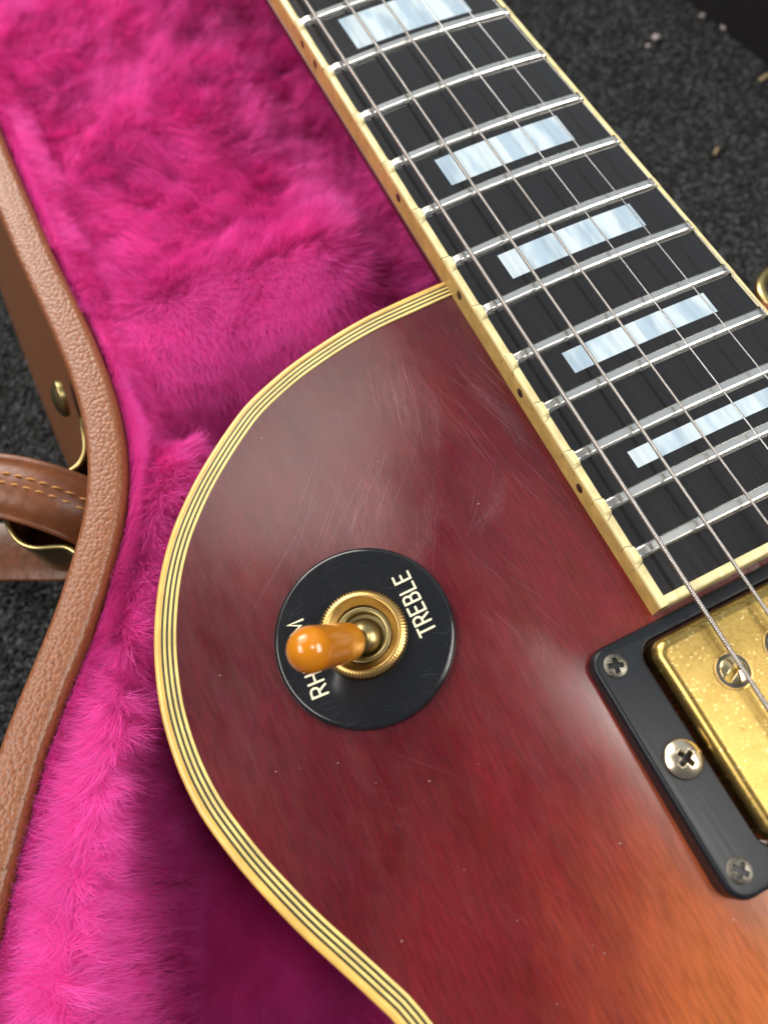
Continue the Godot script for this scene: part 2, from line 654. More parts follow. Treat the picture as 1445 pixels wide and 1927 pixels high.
func panel(called: String, at: Vector3, size: Vector2, energy: float, col: Color) -> void:
	var l := AreaLight3D.new()
	l.name = called
	l.area_size = size
	l.light_energy = energy
	l.light_color = col
	l.shadow_enabled = true
	add_child(l)
	l.look_at_from_position(at, Vector3(-0.05, -0.02, -0.03), Vector3(0, 0, 1))

# ---------------------------------------------------------------- carpet
func build_carpet() -> void:
	var g := Geo.new()
	var rows := []
	for j in 9:
		var row := PackedVector3Array()
		for i in 9:
			row.append(Vector3(-1600 + i * 400, -100.0, -1600 + j * 400))
		rows.append(row)
	g.grid(rows, false, "up")
	var floor_ := put("carpet", g, mats["carpet_base"], self)
	tag(floor_, "dark charcoal loop pile carpet under the case", "", "", "structure")
	# loops of yarn
	var lump := Geo.new()
	rng.seed = 77
	for q in 3:
		var off := Vector3(rng.randf_range(-0.6, 0.6), 0, rng.randf_range(-0.6, 0.6))
		var path := PackedVector3Array()
		var a := rng.randf() * TAU
		for k in 6:
			var w := PI * k / 5.0
			path.append(off + Vector3(cos(a) * cos(w) * 0.55, sin(w) * rng.randf_range(0.9, 1.3) - 0.1, sin(a) * cos(w) * 0.55))
		tube(lump, path, PackedFloat32Array([0.26, 0.34, 0.38, 0.36, 0.32, 0.24]), 5)
	var spots: Array[Transform3D] = []
	var tints := PackedColorArray()
	var f := noise(81, 0.05, FastNoiseLite.TYPE_SIMPLEX_SMOOTH, 3)
	# the parts of the floor that show: beside the case on the left, beyond the neck on the right
	for zone in [[Rect2(-205, -230, 90, 270), 1.05], [Rect2(40, -330, 260, 290), 1.2], [Rect2(-420, -520, 214, 700), 2.1], [Rect2(-205, -520, 245, 289), 2.1], [Rect2(41, -620, 300, 289), 2.1], [Rect2(-205, 41, 90, 140), 2.1]]:
		var r: Rect2 = zone[0]
		var st: float = zone[1]
		var z := r.position.y
		while z < r.end.y:
			var x := r.position.x
			while x < r.end.x:
				var p := Vector3(x + rng.randf_range(-0.6, 0.6), -100.0 + rng.randf_range(-0.3, 0.35), z + rng.randf_range(-0.6, 0.6))
				var s := rng.randf_range(0.65, 1.15) * (1.0 if st < 2.0 else 1.75)
				var b := Basis.from_euler(Vector3(rng.randf_range(-0.5, 0.5), rng.randf() * TAU, rng.randf_range(-0.5, 0.5))).scaled(Vector3(s, s, s))
				spots.append(Transform3D(b, p * MM))
				var t := pow(rng.randf(), 3.0) * 0.07 + 0.006 + maxf(0.0, f.get_noise_2d(p.x, p.z)) * 0.02
				tints.append(Color(t * 0.88, t * 1.0, t * 1.08))
				x += st
			z += st
	scatter("carpet_pile", lump.mesh(), "carpet_loop", spots, tints, floor_)

func scatter(called: String, mesh: Mesh, mat_name: String, spots: Array[Transform3D], tints: PackedColorArray, parent: Node) -> void:
	var mm := MultiMesh.new()
	mm.transform_format = MultiMesh.TRANSFORM_3D
	mm.use_colors = true
	mm.mesh = mesh
	mm.instance_count = spots.size()
	for i in spots.size():
		mm.set_instance_transform(i, spots[i])
		mm.set_instance_color(i, tints[i])
	var o := MultiMeshInstance3D.new()
	o.name = numbered(called, parent)
	o.multimesh = mm
	o.material_override = mats[mat_name]
	o.set_meta("kind", "stuff")
	parent.add_child(o, true)

# ---------------------------------------------------------------- case
var rim_path := PackedVector3Array()
var body_line := PackedVector3Array()

func case_outline() -> PackedVector3Array:
	# middle of the rim, in plan: down the bass side, then out round the body, and the treble side
	var p := PackedVector3Array()
	for q in [[-20, -345], [-70, -345], [-100, -330], [-108, -290], [-108, -220], [-108, -175], [-107.7, -150], [-107.2, -132], [-106.4, -118], [-105.9, -105], [-106.0, -94], [-107.0, -83], [-109.2, -72.5], [-113, -62.5], [-118.5, -53], [-126, -42], [-134.5, -31.5], [-142, -22], [-150, -9.5], [-157.5, 3.5], [-166, 20], [-174, 42], [-181, 72], [-186, 120], [-195, 190], [-190, 270], [-140, 330], [-40, 350], [80, 350], [170, 320], [212, 250], [205, 170], [180, 90], [150, 20], [110, -20], [70, -34], [50, -37], [40.5, -45], [38, -58], [37, -90], [36, -160], [35, -260], [30, -325], [10, -342]]:
		p.append(Vector3(q[0], -22.0, q[1]))
	return p

func dist_to(path: PackedVector3Array, x: float, z: float, step := 1) -> Vector2:
	# (signed distance: positive inside / left of travel, index)
	var best := 1e9
	var at := 0
	var p := Vector3(x, 0, z)
	for i in range(0, path.size(), step):
		var dx := path[i].x - x
		var dz := path[i].z - z
		var d := dx * dx + dz * dz
		if d < best:
			best = d
			at = i
	return Vector2(sqrt(best), at)

func build_case() -> void:
	var case_ := Node3D.new()
	case_.name = "guitar_case"
	case_.position = Vector3(-108, -100, -60) * MM
	add_child(case_)
	tag(case_, "open brown leather covered guitar case lined with bright pink plush", "guitar case")
	var off := -case_.position / MM
	var here := Transform3D(Basis.IDENTITY, off)
	rim_path = smooth_path(spline(case_outline(), true, 2.0), 3)
	body_line = body_outline()
	# rim: a padded leather band, travel goes down the bass side so that the outside is to the right
	var prof := PackedVector2Array([Vector2(-3.7, -8.0), Vector2(-4.0, -2.0)])
	prof.append_array(bez(Vector2(-2.3, -0.4), 5, 180, 95, 1.75))
	prof.append(Vector2(0.2, 1.5))
	prof.append_array(bez(Vector2(2.4, -0.6), 5, 88, -5, 1.85))
	prof.append_array(PackedVector2Array([Vector2(4.1, -2.5), Vector2(3.7, -4.2), Vector2(3.2, -5.0), Vector2(0, -8.5)]))
	var g := Geo.new()
	sweep(g, rim_path, true, prof)
	put("rim", g, mats["rim_leather"], case_, here)
	g = Geo.new()
	sweep(g, rim_path, true, PackedVector2Array([Vector2(-3.6, -3.0), Vector2(-4.5, -3.4), Vector2(-5.2, -12.0), Vector2(-5.6, -60.0), Vector2(-3.0, -60.0)]))
	put("lining_side", g, mats["plush_backing"], case_, here)
	g = Geo.new()
	var wall := PackedVector2Array([Vector2(2.4, -3.5), Vector2(3.6, -5.0), Vector2(8.5, -22.0), Vector2(15.5, -45.0), Vector2(25.0, -76.0), Vector2(24.5, -77.4), Vector2(0.0, -77.6), Vector2(-3.5, -70.0), Vector2(-3.2, -6.0)])
	sweep(g, rim_path, true, wall)
	put("outer_wall", g, mats["wall_leather"], case_, here)
	build_lining(case_, here)
	build_handle(case_, here)

# height of the plush skin over the plan
var lump_noise: FastNoiseLite
func plush_height(x: float, z: float, d_rim: float, d_body: float, on_body: bool) -> float:
	var roll := lump_noise.get_noise_2d(x, z)
	# bolster along the rim beside the body
	var bol := -31.0 + 5.0 * sin(clampf(d_rim / 20.0, 0, 1) * PI) - 72.0 * ss(12.5, 19.0, d_rim)
	# floor of the neck part with the ridge before the body
	var nx := clampf((x + 62.0) / 40.0, -1.0, 1.0)
	var neck := -35.5 + 3.5 * roll
	var rz := -111.0 - 4.0 * nx * nx + 5.0 * roll
	neck += 9.5 * exp(-pow((z - rz) / 17.0, 2.0)) * (1.0 - 0.3 * ss(-40, -20, x))
	neck -= 30.0 * ss(-98.0, -76.0, z)
	# side of the neck part climbs to the rim
	neck = lerpf(-24.0, neck, ss(0.0, 11.0, d_rim))
	var k := ss(-76.0, -92.0, z)
	var h := lerpf(bol, neck, k)
	# hollow at the shoulder
	h -= 30.0 * exp(-(pow((x + 80.0) / 17.0, 2.0) + pow((z + 84.0) / 10.0, 2.0)))
	h -= 7.0 * ss(-40.0, -22.0, x) * k
	# the cradle for the body
	if on_body:
		h = minf(h, -68.0)
	else:
		h -= 16.0 * (1.0 - ss(1.0, 11.0, d_body)) * ss(-30, -60, x)
		if z > 5.0:
			h = lerpf(h, minf(h, -96.0), ss(14.5, 19.0, d_rim))
	return maxf(h, -96.5) + 0.9 * lump_noise.get_noise_2d(x * 3.0 + 50.0, z * 3.0)

func build_lining(case_: Node3D, here: Transform3D) -> void:
	lump_noise = noise(91, 0.022, FastNoiseLite.TYPE_SIMPLEX_SMOOTH, 2)
	var poly := PackedVector2Array()
	for q in body_line:
		poly.append(Vector2(q.x, q.z))
	var rim2 := PackedVector2Array()
	for i in range(0, rim_path.size(), 2):
		rim2.append(Vector2(rim_path[i].x, rim_path[i].z))
	var x0 := -182.0
	var z0 := -344.5
	var st := 2.5
	var nx := 90
	var nz := 183
	var hh := PackedFloat32Array()
	var dr := PackedFloat32Array()
	hh.resize(nx * nz)
	dr.resize(nx * nz)
	var rows := []
	for j in nz:
		var row := PackedVector3Array()
		for i in nx:
			var x := x0 + i * st
			var z := z0 + j * st
			var inside := Geometry2D.is_point_in_polygon(Vector2(x, z), rim2)
			var d := dist_to(rim_path, x, z, 2).x - 4.0
			if not inside:
				d = -d - 8.0
			var ob := Geometry2D.is_point_in_polygon(Vector2(x, z), poly)
			var db := dist_to(body_line, x, z, 2).x
			var h := plush_height(x, z, maxf(d, 0.0), db, ob)
			hh[j * nx + i] = h
			dr[j * nx + i] = d
			if d < -1.0:
				# the sheet ends inside the case wall
				var q := rim_path[int(dist_to(rim_path, x, z, 2).y)]
				row.append(Vector3(q.x, -62.0, q.z))
			else:
				row.append(Vector3(x, h, z))
		rows.append(row)
	var g := Geo.new()
	g.grid(rows, false, "up")
	var lining := put("lining", g, mats["plush_backing"], case_, here)
	lining.set_meta("label", "bright pink plush lining of the case")
	# tufts of pile
	var kinds := []
	rng.seed = 303
	for k in 3:
		kinds.append(tuft(k))
	var spots := [[] as Array[Transform3D], [] as Array[Transform3D], [] as Array[Transform3D]]
	var tints := [PackedColorArray(), PackedColorArray(), PackedColorArray()]
	var swirl := noise(95, 0.016, FastNoiseLite.TYPE_SIMPLEX_SMOOTH, 3)
	var fine := noise(97, 0.07, FastNoiseLite.TYPE_SIMPLEX_SMOOTH, 2)
	var count := 0
	for tries in 320000:
		var x := rng.randf_range(-178.0, -2.0)
		var z := rng.randf_range(-337.0, 95.0)
		var fi := (x - x0) / st
		var fj := (z - z0) / st
		var i := int(fi)
		var j := int(fj)
		var d := dr[j * nx + i]
		if d < 0.4 + 1.2 * ss(-60, -30, z):
			continue
		var u := fi - i
		var w := fj - j
		var h00 := hh[j * nx + i]
		var h10 := hh[j * nx + i + 1]
		var h01 := hh[(j + 1) * nx + i]
		var h11 := hh[(j + 1) * nx + i + 1]
		var h := lerpf(lerpf(h00, h10, u), lerpf(h01, h11, u), w)
		if h < -66.0 and rng.randf() < 0.5:
			continue
		var gx := lerpf(h10 - h00, h11 - h01, w) / st
		var gz := lerpf(h01 - h00, h11 - h10, u) / st
		var nrm := Vector3(-gx, 1.0, -gz).normalized()
		# the nap: a slow swirl, pulled downhill
		var a := swirl.get_noise_2d(x, z) * 2.3 + 1.3 + fine.get_noise_2d(x, z) * 1.0 + rng.randf_range(-0.5, 0.5)
		var lay := Vector3(cos(a), 0, sin(a)) * 0.75 + Vector3(-gx, 0, -gz) * 0.5
		if d < 14.0 and z > -60.0:
			# beside the rim the pile lies out over the edge
			var k2 := 0.8 * (1.0 - ss(4.0, 14.0, d)) * ss(-60, 0, z)
			var pos := dist_to(rim_path, x, z, 3)
			var q := rim_path[int(pos.y)]
			lay = lay.lerp(Vector3(q.x - x, 0, q.z - z).normalized() * 1.2, k2)
		if lay.length() < 0.05:
			lay = Vector3.RIGHT
		lay = (lay - nrm * lay.dot(nrm)).normalized()
		var b := Basis(lay, nrm, lay.cross(nrm))
		var s := rng.randf_range(0.7, 1.15)
		if z < -70.0 and d < 9.0:
			s *= 0.55
		b = b * Basis.from_scale(Vector3(s, s * rng.randf_range(0.75, 1.25), s))
		var t := rng.randf_range(0.88, 1.06) + 0.12 * swirl.get_noise_2d(x * 2.0 + 90.0, z * 2.0)
		var pale := rng.randf_range(0.0, 1.0)
		var kk := count % 3
		spots[kk].append(Transform3D(b, Vector3(x, h - 0.3, z) * MM))
		tints[kk].append(Color(minf(1.1, t), t * lerpf(0.7, 1.7, pale), t * lerpf(0.85, 1.2, pale)))
		count += 1
	var rs := sides(rim_path, true)
	for tries in 72000:
		var i := rng.randi_range(0, rim_path.size() - 1)
		var q := rim_path[i]
		if q.x > -60.0 or q.z < -337.0 or q.z > 90.0:
			continue
		var p := q.lerp(rim_path[(i + 1) % rim_path.size()], rng.randf()) - rs[i] * 4.6
		p.y = -24.4 - 13.0 * pow(rng.randf(), 1.3)
		var nrm := (-rs[i] + Vector3.UP * 0.25).normalized()
		var along := rs[i].cross(Vector3.UP) * (0.8 + swirl.get_noise_2d(p.x * 2.0, p.z * 2.0) * 3.0) + Vector3.UP * rng.randf_range(-0.4, 0.3)
		along += Vector3(rng.randf_range(-0.4, 0.4), rng.randf_range(-0.4, 0.4), rng.randf_range(-0.4, 0.4))
		along = (along - nrm * along.dot(nrm)).normalized()
		var s := rng.randf_range(0.5, 0.95)
		var b := Basis(along, nrm, along.cross(nrm)) * Basis.from_scale(Vector3(s, s * 0.8, s))
		var t := rng.randf_range(0.86, 1.06)
		var kk := tries % 3
		spots[kk].append(Transform3D(b, p * MM))
		tints[kk].append(Color(t, t * rng.randf_range(0.7, 1.7), t * rng.randf_range(0.85, 1.2)))
	for k in 3:
		var sp: Array[Transform3D] = spots[k]
		scatter("plush_pile", kinds[k], "plush", sp, tints[k], case_)
		var last := case_.get_child(case_.get_child_count() - 1) as Node3D
		last.position = off_of(case_)

func off_of(n: Node3D) -> Vector3:
	return -n.position

func tuft(k: int) -> ArrayMesh:
	var g := Geo.new()
	for sidx in 17:
		var az := rng.randf_range(-0.75, 0.75)
		var root := Vector3(rng.randf_range(-1.1, 1.1), 0, rng.randf_range(-1.1, 1.1))
		var ln := rng.randf_range(3.8, 7.2)
		var tilt := rng.randf_range(0.55, 1.05)
		var droop := rng.randf_range(0.0, 0.5)
		var wid := rng.randf_range(0.022, 0.044)
		var curl := rng.randf_range(-0.6, 0.6)
		var p := root
		var rows := []
		var segs := 5
		for j in segs + 1:
			var t := float(j) / segs
			var th := tilt + droop * t
			var dir := Vector3(sin(th) * cos(az + curl * t), cos(th), sin(th) * sin(az + curl * t))
			var side := Vector3(-sin(az + curl * t), 0, cos(az + curl * t))
			var w := wid * (1.0 - 0.8 * t * t)
			rows.append(PackedVector3Array([p - side * w, p + side * w]))
			p += dir * ln / segs
		g.grid(rows, false, "up")
	return g.mesh()

func build_handle(case_: Node3D, here: Transform3D) -> void:
	# leather strap folded round the brass loop
	var pts := PackedVector3Array([Vector3(-262, -70, -165), Vector3(-235, -64, -140), Vector3(-205, -61, -112), Vector3(-172, -60, -92), Vector3(-150, -62, -84), Vector3(-136, -62.5, -77.5), Vector3(-126, -62, -73), Vector3(-121, -60, -70.5), Vector3(-118.2, -55, -69), Vector3(-118.0, -47, -69.5), Vector3(-121.5, -40.5, -73), Vector3(-128.5, -37.2, -79.5), Vector3(-138.5, -36, -87), Vector3(-152, -36, -93), Vector3(-175, -38, -101), Vector3(-206, -42, -119), Vector3(-238, -50, -146), Vector3(-265, -62, -170)])
	var path := smooth_path(spline(pts, false, 1.5), 4)
	var g := Geo.new()
	var rows := []
	var stitch_mid := []
	var across := PackedVector3Array()
	for i in path.size():
		var t := (path[mini(i + 1, path.size() - 1)] - path[maxi(i - 1, 0)]).normalized()
		var flat_t := Vector3(t.x, 0, t.z)
		if flat_t.length() < 0.4:
			flat_t = Vector3(-0.72, 0, -0.69)
		if flat_t.x > 0.0:
			flat_t = -flat_t
		var s := Vector3(-flat_t.z, 0, flat_t.x).normalized()
		across.append(s)
	across = smooth_path(across, 6)
	for i in path.size():
		var t := (path[mini(i + 1, path.size() - 1)] - path[maxi(i - 1, 0)]).normalized()
		var s := across[i].normalized()
		var up := s.cross(t).normalized()
		var row := PackedVector3Array()
		# a padded strap: thick middle, thin rolled edges
		var W := 8.2
		for q in [[-W, 0.0], [-W * 0.98, 0.5], [-W * 0.90, 0.75], [-W * 0.84, 0.6], [-W * 0.74, 1.7], [-W * 0.45, 3.2], [0.0, 3.9], [W * 0.45, 3.2], [W * 0.74, 1.7], [W * 0.84, 0.6], [W * 0.90, 0.75], [W * 0.98, 0.5], [W, 0.0], [W * 0.95, -0.9], [W * 0.5, -1.2], [0.0, -1.3], [-W * 0.5, -1.2], [-W * 0.95, -0.9]]:
			row.append(path[i] + s * q[0] + up * q[1] + Vector3(0.6, 0, -1.0))
		rows.append(row)
		stitch_mid.append([path[i], s, up])
	g.grid(rows, true, "row")
	var strap := put("handle", g, mats["handle_leather"], case_, here)
	strap.set_meta("label", "stitched brown leather handle strap")
	# two rows of stitches along the crown of the upper strap
	for rowk in [-1.0, 1.0]:
		var i := int(path.size() * 0.49)
		while i < int(path.size() * 0.8):
			var a = stitch_mid[i]
			var b = stitch_mid[i + 2]
			var st := Geo.new()
			var pp := PackedVector3Array()
			for k in 5:
				var w := 0.06 + 0.72 * k / 4.0
				var m0: Vector3 = a[0].lerp(b[0], w)
				var sd: Vector3 = a[1].lerp(b[1], w)
				m0 += sd * (0.22 - 0.44 * w)
				var u: Vector3 = a[2].lerp(b[2], w)
				if u.y < 0.0:
					u = -u
				pp.append(m0 + Vector3(0.6, 0, -1.0) + sd * (rowk * 1.15 + 0.6) + u * (3.5 + 0.5 * sin(k / 4.0 * PI)))
			tube(st, pp, PackedFloat32Array([0.14, 0.24, 0.26, 0.24, 0.14]), 6)
			put("stitch", st, mats["thread"], strap)
			i += 2
	# brass loop: an upright band that runs out of the wall, round under the strap and back
	var lp := PackedVector3Array()
	for q in [[-111.5, -100], [-113.6, -96], [-114.3, -91.5], [-115.6, -87.2], [-118.2, -84.6], [-123, -83.6], [-130, -83.5], [-135.5, -82.2], [-137.4, -78.5], [-137.0, -74], [-135.6, -70.6], [-132.8, -68.2], [-129.5, -66.9], [-126.6, -65.4], [-124.9, -62.6], [-123.6, -58.5], [-120, -54]]:
		lp.append(Vector3(-87.6 + (q[0] + 87.6) * 1.042, -45.0, 22.0 + (q[1] - 22.0) * 1.042))
	lp = smooth_path(spline(lp, false, 0.8), 3)
	g = Geo.new()
	var pr := PackedVector2Array([Vector2(-0.45, -17), Vector2(-0.55, -0.5), Vector2(-0.3, 0.1), Vector2(0.3, 0.1), Vector2(0.55, -0.5), Vector2(0.45, -17)])
	sweep(g, lp, false, pr)
	var br := put("handle_bracket", g, mats["brass_dark"], case_, here)
	br.set_meta("label", "dark brass loop that holds the handle")
	# bright worn top edge of the loop
	g = Geo.new()
	var edge := PackedVector3Array()
	for q in lp:
		edge.append(q + Vector3(0, 0.25, 0))
	tube(g, edge, PackedFloat32Array([0.62]), 8)
	put("edge_bead", g, mats["brass"], br)
	# stud on the outer wall
	g = Geo.new()
	var dome := PackedVector2Array([Vector2(4.7, -0.6), Vector2(4.8, 0.4), Vector2(4.5, 0.9), Vector2(4.0, 1.0), Vector2(3.7, 1.4), Vector2(2.6, 1.9), Vector2(1.3, 2.2), Vector2(0.01, 2.3)])
	lathe(g, dome, 32, Vector3(0, -3, 0))
	var axis := Vector3(-0.93, 0.29, 0.03).normalized()
	var bx := Vector3(0, 0, 1).cross(axis).normalized()
	put("stud", g, mats["brass_dark"], case_, Transform3D(Basis(bx, axis, bx.cross(axis)), off_mm(case_) + Vector3(-116.3, -39.0, -105.5)))
	# ring of a catch on the treble side
	g = Geo.new()
	var ring := PackedVector3Array()
	for k in 41:
		var w := TAU * k / 40.0
		ring.append(Vector3(73.0 + 12.0 * cos(w), -40.0 - 2.0 * cos(w), -51.5 + 9.0 * sin(w)))
	tube(g, ring, PackedFloat32Array([1.5]), 10)
	var catch_ := put("catch_ring", g, mats["brass"], case_, here)
	catch_.set_meta("label", "brass catch ring standing out past the neck")
	g = Geo.new()
	loft(g, [[rounded_rect(49, -56, 64, -46, 1.5), -45.0], [rounded_rect(49, -56, 64, -46, 1.5), -42.6], [rounded_rect(49.6, -55.4, 63.4, -46.6, 1.2), -42.0]], true)
	put("catch_plate", g, mats["brass"], case_, here)

func off_mm(n: Node3D) -> Vector3:
	return -n.position / MM

# ---------------------------------------------------------------- guitar
const FRETS_AT := 625.5
func fret_z(k: float) -> float:
	return FRETS_AT * (pow(2.0, -22.0 / 12.0) - pow(2.0, -k / 12.0))

func half_w(z: float) -> float:
	return 26.5 + 0.0164 * z

func board_y(x: float) -> float:
	return -x * x / 610.0

func edge_y(x: float, z: float) -> float:
	if z < -20.0 and x < 0.0:
		return -6.8 - 6.2 * ss(-28.0, -78.0, x)
	if x > 0.0 and z < 0.0:
		return lerpf(-6.8, -13.0, ss(28.0, 60.0, x))
	return -13.0

func body_outline() -> PackedVector3Array:
	var p := PackedVector3Array()
	for q in [[-19, -73.3], [-26.5, -73.4], [-36.8, -73.45], [-46.6, -73.6], [-55.9, -73.0], [-65.9, -71.3], [-75.9, -67.8], [-83.1, -63.3], [-91.1, -57.0], [-96.9, -51.5], [-102.1, -45.5], [-106.4, -39.0], [-109.8, -32.2], [-112.6, -24.8], [-114.6, -16.8], [-115.5, -9.8], [-115.6, -2.3], [-114.8, 4.8], [-113.2, 11.3], [-110.8, 18.8], [-106.8, 28.7], [-102.8, 37.0], [-100.0, 42.8], [-97.6, 48.5], [-95, 60], [-95, 74], [-99, 92], [-110, 115], [-128, 142], [-146, 172], [-160, 208], [-164, 245], [-154, 285], [-120, 322], [-60, 340], [0, 343], [60, 340], [120, 322], [154, 285], [164, 245], [158, 205], [142, 165], [124, 130], [109, 98], [104, 70], [105, 40], [102, 15], [94, -6], [82, -19], [70, -24.5], [60, -22], [53, -14], [46, -6], [37, -3], [29, -6], [20, -14], [0, -38], [-12, -60]]:
		p.append(Vector3(q[0], 0, q[1]))
	var s := spline(p, true, 2.6)
	return s

func top_y(d: float, e: float) -> float:
	# carved arch: d is the distance from the edge, e the height of the edge
	return lerpf(e, -5.3, ss(-4.0, 70.0, d))

func body_height(x: float, z: float) -> float:
	var q := dist_to(body_line, x, z, 1)
	var b := body_line[int(q.y)]
	return top_y(q.x, edge_y(b.x, b.z))

func burst(x: float, z: float, f: FastNoiseLite, g: FastNoiseLite) -> Color:
	var d := Vector2(x * 1.25, z - 120.0).length()
	d += 9.0 * f.get_noise_2d(x * 1.2, z * 0.45) + 5.0 * g.get_noise_2d(x, z * 0.3)
	var amber := Color(0.56, 0.25, 0.075)
	var orange := Color(0.42, 0.115, 0.03)
	var red := Color(0.150, 0.010, 0.013)
	var wine := Color(0.098, 0.008, 0.0125)
	var brown := Color(0.075, 0.009, 0.013)
	var c := amber.lerp(orange, ss(48, 86, d))
	c = c.lerp(red, ss(72, 122, d))
	c = c.lerp(wine, ss(105, 160, d))
	c = c.lerp(brown, ss(165, 225, d))
	var k := 1.0 + 0.22 * f.get_noise_2d(x * 2.0 + 40.0, z * 0.5) + 0.20 * g.get_noise_2d(x * 1.1, z * 0.4 + 70.0)
	return Color(c.r * k, c.g * k, c.b * k)

func build_guitar() -> void:
	var gt := Node3D.new()
	gt.name = "guitar"
	add_child(gt)
	gt.position = Vector3(-40, -60, 20) * MM
	tag(gt, "worn sunburst electric guitar with gold hardware lying in the pink case", "guitar")
	var here := Transform3D(Basis.IDENTITY, off_mm(gt))
	build_body(gt, here)
	build_neck(gt, here)
	build_strings(gt, here)
	build_pickup(gt, here)
	build_switch(gt, here)

func build_body(gt: Node3D, here: Transform3D) -> void:
	var line := body_line
	var path := PackedVector3Array()
	for q in line:
		path.append(Vector3(q.x, edge_y(q.x, q.z), q.z))
	# soften the edge height along the line
	for t in 8:
		var b := path.duplicate()
		for i in path.size():
			b[i].y = (path[(i - 1 + path.size()) % path.size()].y + path[i].y * 2.0 + path[(i + 1) % path.size()].y) * 0.25
		path = b
	var sd := sides(path, true)
	var m := path.size()
	# travel runs down the bass side, so the wood is to the left of travel
	var f := noise(101, 0.03, FastNoiseLite.TYPE_SIMPLEX_SMOOTH, 4)
	var g2 := noise(103, 0.09, FastNoiseLite.TYPE_SIMPLEX_SMOOTH, 3)
	# distance from the edge on a coarse lattice
	var lat := PackedFloat32Array()
	var ln := 100
	lat.resize(ln * 140)
	for b in 140:
		for a in ln:
			lat[b * ln + a] = dist_to(line, -170.0 + a * 3.4, -90.0 + b * 3.2, 3).x
	var rows := []
	var cols := []
	var centre := Vector3(-8, 0, 92)
	var nr := 84
	for r in nr + 1:
		var t := pow(float(r) / nr, 1.15)
		var row := PackedVector3Array()
		var col := PackedColorArray()
		for j in m:
			var e := path[j] - sd[j] * 4.35
			var p := Vector3(lerpf(e.x, centre.x, t * 0.998), 0, lerpf(e.z, centre.z, t * 0.998))
			var toc := Vector3(centre.x - e.x, 0, centre.z - e.z)
			var cosang := absf(toc.normalized().dot(sd[j]))
			var d := 4.35 + toc.length() * t * 0.998 * lerpf(cosang, 1.0, t * 0.5)
			var fa := clampf((p.x + 170.0) / 3.4, 0.0, ln - 2.0)
			var fb := clampf((p.z + 90.0) / 3.2, 0.0, 138.0)
			var ia := int(fa)
			var ib := int(fb)
			var i0 := ib * ln + ia
			var dl := lerpf(lerpf(lat[i0], lat[i0 + 1], fa - ia), lerpf(lat[i0 + ln], lat[i0 + ln + 1], fa - ia), fb - ib)
			d = lerpf(d, dl, ss(8.0, 30.0, d))
			p.y = top_y(d, lerpf(path[j].y, -10.0, ss(40.0, 90.0, d)))
			row.append(p)
			col.append(burst(p.x, p.z, f, g2))
		rows.append(row)
		cols.append(col)
	var g := Geo.new()
	g.grid(rows, true, "up", cols)
	var top := put("body_top", g, mats["top_wood"], gt, here)
	top.set_meta("label", "carved top fading from dark wine red to amber")
	# mahogany sides
	g = Geo.new()
	sweep(g, path, true, PackedVector2Array([Vector2(-12, -7.2), Vector2(-0.25, -7.2), Vector2(-0.2, -40), Vector2(-3, -44), Vector2(-14, -46)]))
	put("body_side", g, mats["side_wood"], gt, here)
	# seven plies of binding, cream and black in turn, along the edge from the neck round to the cutaway
	var part := PackedVector3Array()
	for i in m:
		if path[i].z > -90.0 and i < m - 16:
			part.append(path[i])
	var plies := [[0.0, 1.5, "binding_amber"], [1.5, 1.88, "binding_black"], [1.88, 2.45, "binding_cream"], [2.45, 2.83, "binding_black"], [2.83, 3.4, "binding_cream"], [3.4, 3.78, "binding_black"], [3.78, 4.42, "binding_cream"]]
	for k in plies.size():
		var a: float = plies[k][0]
		var b: float = plies[k][1]
		var lift := 0.05 if k % 2 == 0 else 0.0
		var pr := PackedVector2Array()
		var ya := top_y(a, -13.0) + 13.0
		var yb := top_y(b, -13.0) + 13.0
		if k == 0:
			pr = PackedVector2Array([Vector2(0.05, -7.2), Vector2(0.05, -3.0), Vector2(0.02, -0.7), Vector2(-0.12, -0.25), Vector2(-0.4, -0.02), Vector2(-0.8, lift), Vector2(-b, yb + lift), Vector2(-b, -0.5), Vector2(-b, -7.2)])
		else:
			pr = PackedVector2Array([Vector2(-a, -0.5), Vector2(-a, ya + lift), Vector2(-a * 0.7 - b * 0.3, ya + lift + 0.012), Vector2(-a * 0.3 - b * 0.7, yb + lift + 0.012), Vector2(-b, yb + lift), Vector2(-b, -0.5)])
		g = Geo.new()
		sweep(g, part, false, pr)
		put("binding_ply", g, mats[plies[k][2]], gt, here)

